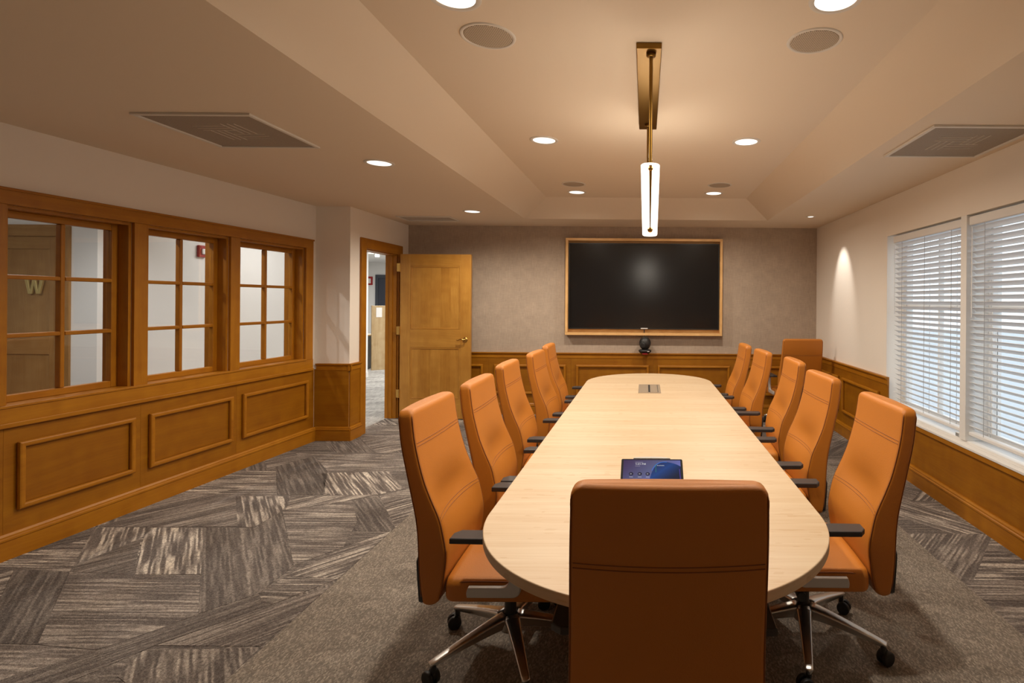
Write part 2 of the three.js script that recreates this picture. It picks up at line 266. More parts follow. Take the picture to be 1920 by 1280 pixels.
// ---------------------------------------------------------------- wall_left with the three interior windows
const wallLeft = wallAt('left', 'wall_left', 'cream wall over honey maple panelling with three interior windows');
const LW = [[4.66, 5.49], [3.845, 4.56], [3.03, 3.745]].map(([a, b]) => [sL(b), sL(a)]);      // openings along the wall
const WY0 = .85, WY1 = 1.985, TH = .17, LEN = 8.3;
{
  const post = [[0, LW[0][0]], [LW[0][1], LW[1][0]], [LW[1][1], LW[2][0]], [LW[2][1], LEN]];
  part('plaster', merge([box(-TH, 0, 0, WY0, -.02, LEN), box(-TH, 0, WY1, SOFFIT + .02, -.02, LEN), ...post.map(([a, b], i) => box(-TH, 0, WY0, WY1, i ? a : -.02, b))]), M.paint, wallLeft);
  wainscot(wallLeft, .012, LEN, .75, [[sL(5.53), sL(4.695)], [sL(4.588), sL(3.86)], [sL(3.755), sL(3.085)], [sL(2.97), sL(2.2)]]);
}
trim('left', 'wide honey maple casing around the three interior windows', (o) => {
  part('head_board', box(.0, .026, 1.985, 2.072, sL(5.6), LW[2][1] + .1, 'z', .003), M.honeyTrim, o);
  part('head_cap', box(.0, .034, 2.062, 2.078, sL(5.605), LW[2][1] + .1, 'z', .003), M.honeyTrim, o);
  part('sill_rail', box(.0, .030, .762, .852, sL(5.6), LW[2][1] + .1, 'z', .003), M.honeyTrim, o);
  part('sill_nose', box(-.10, .036, .846, .862, sL(5.49), LW[2][1] + .1, 'z', .004), M.honeyTrim, o);
  part('apron_bead', box(.0, .036, .735, .764, sL(5.6), LEN, 'z', .006), M.honeyTrim, o);
  part('end_casing', box(.0, .026, .852, 1.985, sL(5.6), LW[0][0], 'y', .003), M.honeyTrim, o);
  for (const [a, b] of [[LW[0][1], LW[1][0]], [LW[1][1], LW[2][0]], [LW[2][1], LW[2][1] + .1]]) part('post_board', box(.0, .024, .852, 1.985, a, b, 'y', .003), M.honeyTrim, o);
});
LW.forEach(([a, b], i) => {
  const w = wallAt('left', `window_${i + 1}`, ['six-pane wood interior window beside the return wall and open door', 'middle six-pane wood interior window showing the red alarm', 'six-pane wood interior window showing the lettered hall door'][i], 'window');
  const J = .02, y0 = .862, y1 = WY1;                                // jamb lining
  part('jamb', box(-TH - .01, .0, y0, y1, a, a + J, 'y'), M.honeyTrim, w); part('jamb', box(-TH - .01, .0, y0, y1, b - J, b, 'y'), M.honeyTrim, w);
  part('jamb_head', box(-TH - .01, .0, y1 - J, y1, a + J, b - J, 'z'), M.honeyTrim, w);
  part('hall_casing', merge([box(-TH - .03, -TH, y0 - .08, y1 + .08, a - .075, a + .005, 'y'), box(-TH - .03, -TH, y0 - .08, y1 + .08, b - .005, b + .075, 'y'), box(-TH - .03, -TH, y1, y1 + .08, a + .005, b - .005, 'z'), box(-TH - .03, -TH, y0 - .08, y0, a + .005, b - .005, 'z')]), M.honeyTrim, w);
  const xa = -.115, xb = -.075, A = a + J, B = b - J, Y0 = y0, Y1 = y1 - J, R = .042;
  part('sash_stile', box(xa, xb, Y0, Y1, A, A + R, 'y', .004), M.honeyTrim, w); part('sash_stile', box(xa, xb, Y0, Y1, B - R, B, 'y', .004), M.honeyTrim, w);
  part('sash_rail', box(xa, xb, Y0, Y0 + R, A + R, B - R, 'z', .004), M.honeyTrim, w); part('sash_rail', box(xa, xb, Y1 - R, Y1, A + R, B - R, 'z', .004), M.honeyTrim, w);
  const mid = (A + B) / 2, h = (Y1 - Y0 - 2 * R) / 3, mw = .013;
  part('muntin', box(xa + .004, xb + .004, Y0 + R, Y1 - R, mid - mw, mid + mw, 'y', .006), M.honeyTrim, w);
  for (const k of [1, 2]) for (const [p, q] of [[A + R, mid - mw], [mid + mw, B - R]]) part('muntin', box(xa + .004, xb + .006, Y0 + R + k * h - mw, Y0 + R + k * h + mw, p, q, 'z', .006), M.honeyTrim, w);
  for (let k = 0; k < 3; k++) for (const [p, q] of [[A + R, mid], [mid, B - R]]) part('pane', box(-.097, -.093, Y0 + R + k * h, Y0 + R + (k + 1) * h, p, q), M.glass, w);
});
const bbL = wallAt('left', 'baseboard_left', 'tall honey maple baseboard below the interior windows', 'baseboard');
part('base_moulding', (() => { const g = extrude(baseProfile, LEN - .012); g.translate(.012, 0, .012); return g; })(), M.honeyTrim, bbL);

// ---------------------------------------------------------------- short corner wall and the door wall
const wallCorner = wallAt('corner', 'wall_corner', 'narrow cream return wall between interior windows and doorway');
part('plaster', box(-.16, 0, 0, SOFFIT + .02, .13, .40), M.paint, wallCorner);
wainscot(wallCorner, 0, .36);
const wallDoor = wallAt('door', 'wall_door', 'cream side wall around the open doorway');
const sD = (Z) => BACK - Z, DO = [sD(6.756), sD(5.96)], DH = 2.035;
part('plaster', merge([box(-.13, 0, 0, SOFFIT + .02, -.1, DO[0]), box(-.13, 0, 0, SOFFIT + .02, DO[1], sD(5.67)), box(-.13, 0, DH, SOFFIT + .02, DO[0], DO[1])]), M.paint, wallDoor);
wainscot(wallDoor, DO[1] + .10, sD(5.67));
wainscot(wallDoor, 0, DO[0] - .10);
trim('corner', 'honey maple chair rail on the narrow return wall', (o) => { const g = extrude(railProfile, .365); g.translate(0, 0, -.03); part('chair_rail', g, M.honeyTrim, o); });
trim('door', 'honey maple chair rail between the corner and the door casing', (o) => { const l = sD(5.67) + .03 - (DO[1] + .1), g = extrude(railProfile, l); g.translate(0, 0, DO[1] + .1); part('chair_rail', g, M.honeyTrim, o); });
trim('door', 'honey maple casing and jambs of the open doorway', (o) => {
  part('casing', box(0, .022, 0, DH + .105, DO[1] - .008, DO[1] + .10, 'y', .004), M.honeyTrim, o);
  part('casing', box(0, .022, 0, DH + .105, DO[0] - .10, DO[0] + .008, 'y', .004), M.honeyTrim, o);
  part('casing_head', box(0, .024, DH - .008, DH + .105, DO[0] + .008, DO[1] - .008, 'z', .004), M.honeyTrim, o);
  part('jamb', box(-.14, 0, 0, DH, DO[0], DO[0] + .02, 'y'), M.honeyTrim, o); part('jamb', box(-.14, 0, 0, DH, DO[1] - .02, DO[1], 'y'), M.honeyTrim, o); part('jamb_head', box(-.14, 0, DH - .02, DH, DO[0] + .02, DO[1] - .02, 'z'), M.honeyTrim, o);
  part('door_stop', box(-.085, -.05, 0, DH - .02, DO[0] + .02, DO[0] + .032, 'y'), M.honeyTrim, o); part('door_stop', box(-.085, -.05, 0, DH - .02, DO[1] - .032, DO[1] - .02, 'y'), M.honeyTrim, o);
  part('strike_plate', box(-.04, -.012, .93, .99, DO[1] - .0215, DO[1] - .0195), M.brass, o, 'small brass strike plate');
});
for (const [key, nm, a, b, lab] of [['corner', 'baseboard_corner', -.03, .34, 'honey maple baseboard on the narrow return wall'], ['door', 'baseboard_door', DO[1] + .1, sD(5.67) + .03, 'short honey maple baseboard beside the doorway']]) { const o = wallAt(key, nm, lab, 'baseboard'), g = extrude(baseProfile, b - a); g.translate(.012, 0, a); part('base_moulding', g, M.honeyTrim, o); }

// open door leaf, hinged at the far jamb and folded towards the back wall
const door = setting('door_1', 'open two-panel maple door folded back beside the wall screen', 'door', [-3.035, 0, -6.71], -0.02);
{
  const W = .895, H = 2.03, T = .044, B = .012, st = .145;
  const z0 = -T / 2, z1 = T / 2;
  part('stile', box(.02, st, B, H, z0, z1, 'y', .002), M.door, door); part('stile', box(W - st + .02, W, B, H, z0, z1, 'y', .002), M.door, door);
  part('rail', box(st, W - st + .02, H - .145, H, z0, z1, 'x', .002), M.doorPanel, door); part('rail', box(st, W - st + .02, .885, 1.105, z0, z1, 'x', .002), M.door, door); part('rail', box(st, W - st + .02, B, .25, z0, z1, 'x', .002), M.door, door);
  for (const [y0, y1] of [[1.105, H - .145], [.25, .885]]) {
    const x0 = st, x1 = W - st + .02, m = .02;
    for (let k = 0; k < 5; k++) { const a = mix(x0, x1, k / 5), b = mix(x0, x1, (k + 1) / 5); part('panel_stave', box(a, b, y0, y1, -.015, .015, 'y'), k % 2 ? M.doorPanel : M.door, door); }
    part('panel_bead', merge([box(x0, x0 + m, y0, y1, -.0195, .0205, 'y', .004), box(x1 - m, x1, y0, y1, -.0195, .0205, 'y', .004), box(x0 + m, x1 - m, y0, y0 + m, -.0195, .0205, 'x', .004), box(x0 + m, x1 - m, y1 - m, y1, -.0195, .0205, 'x', .004)]), M.doorPanel, door);
  }
  const hx = W - .066, hy = .985, h = new THREE.Group(); h.name = 'handle'; h.userData.label = 'polished brass lever handle'; door.add(h);
  const rose = lathe([[0, 0], [.032, 0], [.032, .004], [.026, .009], [.014, .012], [.011, .012], [.011, .040], [0, .042]], 28); rose.rotateX(Math.PI / 2); rose.translate(hx, hy, z1); part('rose', rose, M.brass, h);
  part('lever', tubeGeo([V(hx, hy, z1 + .036), V(hx - .03, hy + .004, z1 + .044), V(hx - .055, hy + .002, z1 + .044), V(hx - .082, hy - .006, z1 + .040), V(hx - .094, hy - .002, z1 + .038)], .0075, false, 24, 10), M.brass, h);
  for (const y of [1.865, 1.09, .315]) { const hg = new THREE.Group(); hg.name = 'hinge'; door.add(hg); part('leaf_plate', box(-.022, .014, y - .05, y + .05, z1 - .002, z1 + .002), M.brass, hg); const k = new THREE.CylinderGeometry(.007, .007, .104, 12); k.translate(.016, y, z1 + .004); part('knuckle', k, M.brass, hg); }
}

// ---------------------------------------------------------------- wall_back
const wallBack = wallAt('back', 'wall_back', 'taupe linen textured wall above low maple panelling');
const sB = (x) => RIGHT - x, BL = sB(-3.08);
part('wallpaper', box(-.14, 0, 0, SOFFIT + .02, -.14, BL + .14, 'z', 0, [0, 0]), M.linen, wallBack);
wainscot(wallBack, 0, BL, RAIL - .06, [[sB(2.14), sB(1.245)], [sB(1.10), sB(.165)], [sB(.055), sB(-.89)], [sB(-1.02), sB(-1.95)], [sB(-2.09), sB(-2.95)]]);
trim('back', 'honey maple chair rail under the wall screen', (o) => part('chair_rail', extrude(railProfile, BL), M.honeyTrim, o));
{ const o = wallAt('back', 'baseboard_back', 'honey maple baseboard under the wall screen', 'baseboard'), g = extrude(baseProfile, BL); g.translate(.012, 0, 0); part('base_moulding', g, M.honeyTrim, o); }

// ---------------------------------------------------------------- wall_right with the two blinded windows
const wallRight = wallAt('right', 'wall_right', 'cream wall with two large windows behind blinds');
const RW = [[3.835, 5.0], [2.60, 3.765]], RO = [2.60, 5.0], RY0 = .50, RY1 = 2.085, RT = .24;
part('plaster', merge([box(-RT, 0, 0, RY0 - .02, FRONT - .1, BACK), box(-RT, 0, RY1, SOFFIT + .02, FRONT - .1, BACK), box(-RT, 0, RY0 - .02, RY1, FRONT - .1, RO[0]), box(-RT, 0, RY0 - .02, RY1, RO[1], BACK)]), M.paint, wallRight);
wainscot(wallRight, RO[1] - .06, BACK - .036, RAIL - .06, [[5.10, 6.04], [6.17, 6.86]]);
wainscot(wallRight, FRONT, RO[1] - .06, RY0 - .045);
trim('right', 'honey maple chair rail beside the blinds', (o) => { const g = extrude(railProfile, BACK - .03 - RO[1] + .06); g.translate(0, 0, RO[1] - .06); part('chair_rail', g, M.honeyTrim, o); });
trim('right', 'honey maple rail under the white window sill', (o) => part('apron_rail', box(.0, .026, RY0 - .055, RY0 - .018, FRONT + .02, RO[1] - .06, 'z', .004), M.honeyTrim, o));
{ const o = wallAt('right', 'baseboard_right', 'honey maple baseboard below the blinds', 'baseboard'), g = extrude(baseProfile, BACK - .036 - FRONT); g.translate(.012, 0, FRONT); part('base_moulding', g, M.honeyTrim, o); }
trim('right', 'white window sill below both blinds', (o) => { part('sill_board', box(-.20, .030, RY0 - .019, RY0, RO[0] - .04, RO[1] - .002, 'z', .004), M.white, o); part('sill_step', box(-.20, -.012, RY0, RY0 + .022, RO[0], RO[1] - .002, 'z', .003), M.white, o); });
trim('right', 'white post between the two blinds', (o) => part('mullion_post', box(-.20, .0, RY0 + .022, RY1, 3.765, 3.835, 'y', .003), M.white, o));
RW.forEach(([a, b], i) => {
  const w = wallAt('right', `window_${i + 4}`, ['white sash window near the corner chair', 'white sash window farther from the wall screen'][i], 'window');
  const xa = -.215, xb = -.155, y0 = RY0 + .022, y1 = RY1, F = .05, mid = 1.44;
  part('window_frame', merge([box(xa, xb, y0, y1, a, a + F), box(xa, xb, y0, y1, b - F, b), box(xa, xb, y1 - F, y1, a + F, b - F), box(xa, xb, y0, y0 + F, a + F, b - F)]), M.white, w);
  part('meeting_rail', box(xa + .01, xb, mid - .025, mid + .025, a + F, b - F), M.white, w);
  const c = (a + b) / 2; part('sash_bar', box(xa + .015, xb - .01, y0 + F, mid - .025, c - .012, c + .012), M.white, w); part('sash_bar', box(xa + .015, xb - .01, mid + .025, y1 - F, c - .012, c + .012), M.white, w);
  for (const [p, q] of [[y0 + F, mid - .025], [mid + .025, y1 - F]]) part('pane', box(-.190, -.186, p, q, a + F, b - F), M.glass, w);
});
const wallFront = wallAt('front', 'wall_front', 'plain cream wall behind the head of the table');
part('plaster', box(-.14, 0, 0, SOFFIT + .02, 0, 6.45), M.paint, wallFront);

// ---------------------------------------------------------------- hall and office beyond the interior windows and the door
const hall = setting('wall_hall', 'white hall walls beyond the interior windows', 'wall');
const HX = -5.25, HZ = 5.21, HC = 2.62;
part('hall_side', box(HX - .12, HX, 0, HC, -10.3, -HZ), M.hallPaint, hall);
part('hall_recess', merge([box(-5.59, HX - .12, 0, HC, -HZ - .12, -HZ), box(-6.9, -5.59, 2.12, HC, -HZ - .12, -HZ), box(-8.2, -6.51, 0, 2.12, -HZ - .12, -HZ), box(-8.2, -6.9, 2.12, HC, -HZ - .12, -HZ)]), M.hallPaint, hall);
part('hall_end', box(-8.3, -8.2, 0, HC, -5.4, 2.6), M.hallPaint, hall);
part('hall_close', box(-8.3, -3.9, 0, HC, 2.5, 2.6), M.hallPaint, hall);
part('office_far', box(-16, 1.6, 0, HC, -17.1, -17.0), M.hallPaint, hall);
part('office_side', box(-16.1, -16, 0, HC, -17, -10.2), M.hallPaint, hall);
part('office_near', box(-16, HX - .1, 0, HC, -10.3, -10.2), M.hallPaint, hall);
part('office_close', box(1.5, 1.6, 0, HC, -17, -BACK - .1), M.hallPaint, hall);
part('hall_skirting', merge([box(HX, HX + .012, 0, .10, -10.3, -HZ), box(-5.50, HX, 0, .10, -HZ, -HZ + .012)]), M.white, hall);
const hallFloor = setting('floor_hall', 'pale grey hall and office carpet beyond the doorway', 'floor');
part('hall_carpet', merge([box(-16.1, -3.2, -.08, -.001, -17.1, 2.6, 'z', 0, [0, 0]), box(-3.2, 1.6, -.08, -.001, -17.1, -BACK - .05, 'z', 0, [0, 0])]), M.hallCarpet, hallFloor);
const hallCeiling = setting('ceiling_hall', 'white hall and office ceiling beyond the doorway', 'ceiling');
part('hall_ceiling', merge([box(-16.1, -3.62, HC, HC + .1, -17.1, 2.6), box(-3.62, 1.6, HC, HC + .1, -17.1, -BACK - .1), box(-3.62, -3.1, HC, HC + .1, -BACK - .1, -5.8)]), M.hallPaint, hallCeiling);
function hallLight(x, Z, w, l, label, gain = 1) {
  const t = thing('ceiling_panel_light', label, 'ceiling light', [x, HC, -Z], 0, 'ceiling panel lights in the hall and office');
  part('frame', merge([box(-w / 2 - .02, w / 2 + .02, -.02, 0, -l / 2 - .02, -l / 2), box(-w / 2 - .02, w / 2 + .02, -.02, 0, l / 2, l / 2 + .02), box(-w / 2 - .02, -w / 2, -.02, 0, -l / 2, l / 2), box(w / 2, w / 2 + .02, -.02, 0, -l / 2, l / 2)]), M.white, t);
  part('diffuser', box(-w / 2, w / 2, -.012, 0, -l / 2, l / 2), M.panelLight, t);
  const r = new THREE.RectAreaLight(COOL, HALL_NITS * gain, w, l); r.position.set(0, -.022, 0); r.lookAt(x, -10, -Z); r.rotation.set(-Math.PI / 2, 0, 0); t.add(r);
}
hallLight(-5.7, 3.2, .6, 1.2, 'white ceiling light panel over the hall by the lettered door', .7); hallLight(-4.3, 7.2, .6, 1.2, 'white ceiling light panel over the hall outside the doorway', 1.0); hallLight(-6.45, 13.2, 1.2, .6, 'lit ceiling light panel seen through the open doorway', 9); hallLight(-3.2, 11.5, 1.2, .6, 'ceiling light panel over the open office', 9);
for (const [Z, label] of [[4.82, 'small hall downlight outside the interior window by the return wall'], [3.95, 'small hall downlight outside the middle interior window']]) {
  const t = thing('hall_downlight', label, 'downlight', [-4.30, HC, -Z], 0, 'hall downlights outside the interior windows');
  part('trim_ring', lathe([[.050, 0], [.054, -.005], [.070, -.005], [.073, 0]], 32), M.white, t); part('lens', lathe([[0, -.003], [.051, -.003], [.051, 0]], 24), M.panelLight, t);
  const sp = new THREE.SpotLight(COOL, HALL_CD, 0, 1.2, .4, 2); sp.position.set(0, -.03, 0); sp.target.position.set(0, -2, 0); sp.castShadow = true; sp.shadow.radius = .6; t.add(sp, sp.target);
}
{
  const d = setting('door_2', 'maple hall door marked with a gold letter', 'door', [-6.51, 0, -HZ + .0]);
  const W = .92;
  part('slab', box(0, W, 0, 2.05, -.05, -.012, 'y'), M.hallDoor, d);
  part('stile', box(W - .12, W, 0, 2.05, -.012, 0, 'y', .002), M.hallDoor, d); part('stile', box(0, .12, 0, 2.05, -.012, 0, 'y', .002), M.hallDoor, d);
  for (const [a, b] of [[1.93, 2.05], [.92, 1.12], [0, .24]]) part('rail', box(.12, W - .12, a, b, -.012, 0, 'x', .002), M.hallDoor, d);
  part('casing', merge([box(W, W + .09, 0, 2.16, -.01, .02, 'y', .003), box(-.09, 0, 0, 2.16, -.01, .02, 'y', .003), box(0, W, 2.05, 2.16, -.01, .02, 'x', .003)]), M.hallDoor, d);
  const font = await new FontLoader().loadAsync('fonts/droid/droid_sans_bold.typeface.json');
  const g = new TextGeometry('W', { font, size: .135, depth: .014, curveSegments: 3, bevelEnabled: true, bevelThickness: .002, bevelSize: .0015, bevelSegments: 1 }); g.computeBoundingBox(); g.translate(-(g.boundingBox.max.x + g.boundingBox.min.x) / 2, 0, 0);
  const t = thing('door_letter', 'gold raised letter W on the hall door', 'letter', [-5.84, 1.50, -HZ + .002]); part('letter', g, M.gold, t);
}
{
  const t = thing('alarm_strobe', 'red fire alarm strobe on the white hall wall', 'alarm', [HX, 2.02, -6.42]);
  part('housing', box(0, .035, -.07, .07, -.06, .06, 'y', .008), M.red, t); part('strobe_lens', box(.035, .055, -.035, .03, -.035, .035, 'y', .008), M.clear, t, 'clear strobe lens'); part('grille', box(.0345, .04, .038, .06, -.045, .045, 'y', .002), M.red, t);
}
{
  const t = thing('office_partition', 'low maple office partition seen through the doorway', 'partition', [-5.66, 0, -11.3], .62);
  part('panel', box(0, 1.9, 0, 1.34, -.03, .03, 'y', .003), M.laminate, t); part('end_cap', box(-.025, 0, 0, 1.345, -.034, .034, 'y', .003), M.laminate, t);
  part('notice', box(.06, .17, 1.10, 1.30, .031, .034), M.white, t, 'white notice card');
  const k = thing('office_desk', 'dark office desk behind the maple partition', 'desk', [-6.35, 0, -11.35], 0);
  part('desk_top', box(-.35, .55, .70, .73, -.35, .35, 'x', .004), M.laminate, k); part('pedestal', box(-.3, .5, 0, .70, -.32, .3, 'y', .004), M.darkSteel, k);
  const m = thing('desk_monitor', 'black monitor on the office desk', 'monitor', [-5.98, .73, -11.3], .3); part('screen', box(-.05, .18, .08, .34, -.01, .01, 'y', .004), M.blackPlastic, m); part('foot', box(.0, .13, 0, .015, -.06, .06, 'y', .004), M.blackPlastic, m); part('neck', box(.05, .08, .015, .09, -.015, .0, 'y', .003), M.blackPlastic, m);
}
{
  const d = setting('door_3', 'dark slate office door on the far white wall', 'door', [-8.42, 0, -17.0]);
  part('leaf', box(.09, 1.05, 0, 2.13, 0, .03, 'y', .003), M.slateDoor, d); part('casing', merge([box(0, .09, 0, 2.24, 0, .05), box(1.05, 1.14, 0, 2.24, 0, .05), box(.09, 1.05, 2.13, 2.24, 0, .05)]), M.slateFrame, d); part('name_plate', box(.55, .85, 1.78, 1.83, .03, .034), M.white, d);
  const e = thing('exit_sign', 'small red exit sign on the far office wall', 'sign', [-8.62, 1.92, -17.0]); part('box', box(-.12, .10, 0, .26, 0, .05, 'y', .004), M.red, e); part('face', box(-.08, .06, .05, .2, .05, .054), M.white, e);
  const g = thing('spot_lamp', 'small white spot lamp on the hall ceiling', 'lamp', [-6.02, HC, -12.2]); part('stem', box(-.012, .012, -.08, 0, -.012, .012), M.darkSteel, g); const b = lathe([[0, -.2], [.045, -.2], [.05, -.17], [.03, -.08], [0, -.075]], 20); part('head', b, M.panelLight, g);
}

// ---------------------------------------------------------------- outdoors past the blinds
const ground = setting('ground', 'pale paved ground outside the windows', 'ground'); part('paving', box(RIGHT + .3, 40, -.5, -.4, -40, 30), M.paving, ground);

// ---------------------------------------------------------------- window blinds
const slatGeo = (() => { const pts = []; for (let i = 0; i <= 4; i++) { const t = i / 4 - .5; pts.push(new THREE.Vector2(t * .05, .0035 * (1 - 4 * t * t) + .0013)); } for (let i = 4; i >= 0; i--) { const t = i / 4 - .5; pts.push(new THREE.Vector2(t * .05, .0035 * (1 - 4 * t * t) - .0013)); } const g = new THREE.ExtrudeGeometry(new THREE.Shape(pts), { depth: 1, bevelEnabled: false, steps: 1 }); g.translate(0, 0, -.5); return g; })();
RW.forEach(([a, b], i) => {
  const t = thing('window_blind', ['white slatted blind on the window beside the maple chair rail', 'white slatted blind on the window farther from the wall screen'][i], 'blind', [0, 0, 0], 0, 'white window blinds');
  t.position.set(RIGHT + .048, 0, 0); t.rotation.y = Math.PI;          // local x points into the room, z along the wall
  const A = a + .012, B = b - (i ? .002 : .085), c = (A + B) / 2, top = RY1 - .012;
  part('headrail', box(-.03, .034, top - .062, top, A, B, 'z', .008), M.slat, t);
  part('headrail_end', box(-.032, .03, top - .06, top - .004, A - .004, A, 'z'), M.stand, t);
  const N = 33, y1 = top - .085, pitch = .0428;
  for (let k = 0; k < N; k++) { const m = part('slat', slatGeo, M.slat, t); m.position.set(0, y1 - k * pitch, c); m.rotation.z = .55; m.scale.z = B - A - .008; }
  const yb = y1 - N * pitch;
  part('bottom_rail', box(-.026, .026, yb - .012, yb + .012, A, B, 'z', .005), M.slat, t);
  for (const f of [.14, .5, .86]) { const z = mix(A, B, f); for (const x of [-.023, .023]) part('ladder_cord', box(x - .0012, x + .0012, yb, y1 + .03, z - .0012, z + .0012), M.cord, t); }
  const wand = new THREE.CylinderGeometry(.004, .004, .62, 8); wand.translate(.040, y1 - .30, B - .05); part('tilt_wand', wand, M.clear, t);
  part('hold_bracket', box(.010, .034, RY0 + .024, RY0 + .052, A + .015, A + .06, 'z', .002), M.slat, t);
  for (let k = 0; k < 4; k++) part('bracket_mark', box(.0335, .0345, RY0 + .027, RY0 + .049, A + .02 + k * .0105, A + .026 + k * .0105), M.darkSteel, t);
});

// ---------------------------------------------------------------- conference table
const TABLE = { x: .04, Z0: 1.90, Z1: 5.03, r: .577, y: .73 };
const table = thing('conference_table', 'long pale maple conference table with rounded ends', 'table', [TABLE.x, 0, -(TABLE.Z0 + TABLE.Z1) / 2]);
{
  const L = (TABLE.Z1 - TABLE.Z0) / 2, r = TABLE.r;
  const stadium = (rr) => { const s = new THREE.Shape(); s.absarc(0, L, rr, 0, Math.PI, false); s.absarc(0, -L, rr, Math.PI, 2 * Math.PI, false); s.closePath(); return s; };
  const top = new THREE.ExtrudeGeometry(stadium(r), { depth: .026, bevelEnabled: true, bevelThickness: .003, bevelSize: .003, bevelOffset: -.003, bevelSegments: 2, curveSegments: 64 }); top.rotateX(-Math.PI / 2); top.translate(0, TABLE.y - .029, 0);
  part('tabletop', metreUV(top, 'x', [.3, .2]), M.table, table);
  part('apron', box(-.16, .16, TABLE.y - .075, TABLE.y - .032, -L * .95, L * .95, 'z', .003), M.darkSteel, table);
  for (const s of [-1, 1]) { part('pedestal', box(-.13, .13, .012, TABLE.y - .075, s * L * .62 - .06, s * L * .62 + .06, 'y', .004), M.darkSteel, table); part('foot', box(-.15, .15, 0, .012, s * L * .62 - .12, s * L * .62 + .12, 'x', .003), M.darkSteel, table); }
}
{
  const t = thing('table_power_box', 'flush metal power box with dark slot in tabletop', 'power box', [.04, TABLE.y, -4.615]);
  part('plate', box(-.092, .092, .0002, .0035, -.225, .225, 'z', .001), M.boxMetal, t); part('lid', box(-.070, -.010, .0035, .006, -.205, .205, 'z', .001), M.boxMetal, t); part('lid', box(.006, .066, .0035, .006, -.205, .205, 'z', .001), M.boxMetal, t); part('cable_slot', box(-.009, .005, .0035, .0042, -.19, .19), M.blackPlastic, t, 'dark brush slot'); part('cable_slot', box(.068, .0715, .0035, .0042, -.2, .2), M.darkSteel, t);
}
// tablet controller
{
  const cv = document.createElement('canvas'); cv.width = 512; cv.height = 320; const c = cv.getContext('2d');
  let g = c.createLinearGradient(0, 0, 300, 320); g.addColorStop(0, '#4a2f63'); g.addColorStop(.55, '#6b6f9e'); g.addColorStop(1, '#8b8ff0'); c.fillStyle = g; c.fillRect(0, 0, 512, 320);
  g = c.createLinearGradient(240, 0, 512, 320); g.addColorStop(0, '#0b1a4a'); g.addColorStop(.4, '#0a4da0'); g.addColorStop(.7, '#0a1f45'); g.addColorStop(1, '#10153a'); c.fillStyle = g; c.beginPath(); c.moveTo(225, 320); c.bezierCurveTo(240, 130, 290, 30, 370, 26); c.bezierCurveTo(440, 30, 490, 60, 512, 80); c.lineTo(512, 320); c.closePath(); c.fill();
  c.strokeStyle = '#3c8bff'; c.lineWidth = 7; c.beginPath(); c.moveTo(255, 130); c.bezierCurveTo(285, 45, 330, 20, 390, 28); c.stroke(); c.strokeStyle = '#6a4fd0'; c.lineWidth = 5; c.beginPath(); c.moveTo(500, 110); c.lineTo(506, 320); c.stroke();
  c.fillStyle = '#2b1537'; c.fillRect(0, 0, 512, 5);
  c.fillStyle = '#ffffff'; c.font = 'bold 26px sans-serif'; c.fillText('1:41 PM', 106, 62); c.fillStyle = 'rgba(255,255,255,.55)'; c.fillRect(106, 28, 70, 6); c.fillRect(106, 74, 44, 5); c.fillStyle = '#ffffff'; c.font = 'bold 15px sans-serif'; c.fillText('Available', 300, 74); c.strokeStyle = '#35c08a'; c.lineWidth = 3; c.beginPath(); c.moveTo(290, 56); c.lineTo(290, 150); c.stroke();
  for (const x of [72, 148, 218]) { c.fillStyle = '#1b1838'; c.beginPath(); c.arc(x, 170, 19, 0, 7); c.fill(); c.strokeStyle = '#e8e8ff'; c.lineWidth = 3; c.strokeRect(x - 7, 165, 10, 10); c.fillStyle = 'rgba(255,255,255,.75)'; c.fillRect(x - 16, 203, 32, 6); }
  const tx = new THREE.CanvasTexture(cv); tx.colorSpace = THREE.SRGBColorSpace; const scr = PH({ color: lin(.008, .008, .008), emissive: lin(1, 1, 1), emissiveMap: tx, emissiveIntensity: .55, roughness: .35, specularIntensity: .12 }), bez = PH({ color: lin(.008, .008, .008), roughness: .4, specularIntensity: .25 });
  const t = thing('control_tablet', 'tilted black touch tablet with blue screen on the table', 'tablet', [.032, TABLE.y, -2.19]);
  const k = new THREE.Group(); k.name = 'display'; t.add(k); k.rotation.x = -1.02; k.position.set(0, .0135, .085);
  part('housing', box(-.125, .125, 0, .155, -.014, 0, 'y', .005), bez, k); const sg = new THREE.PlaneGeometry(.232, .138); sg.translate(0, .079, .0006); part('screen', sg, scr, k, 'glowing blue and purple home screen');
  const halfDisc = (w, d, y0, y1, z) => { const h = new THREE.Shape(); h.absellipse(0, 0, w, d, 0, Math.PI, false); h.closePath(); const g = new THREE.ExtrudeGeometry(h, { depth: y1 - y0, bevelEnabled: false, curveSegments: 32 }); g.rotateX(-Math.PI / 2); g.translate(0, y0, z); return g; };
  part('stand', halfDisc(.078, .055, 0, .012, -.075), M.stand, t, 'pale grey curved foot'); part('stand_shroud', halfDisc(.076, .024, .012, .0905, -.066), M.stand, t, 'pale grey curved shroud');
}

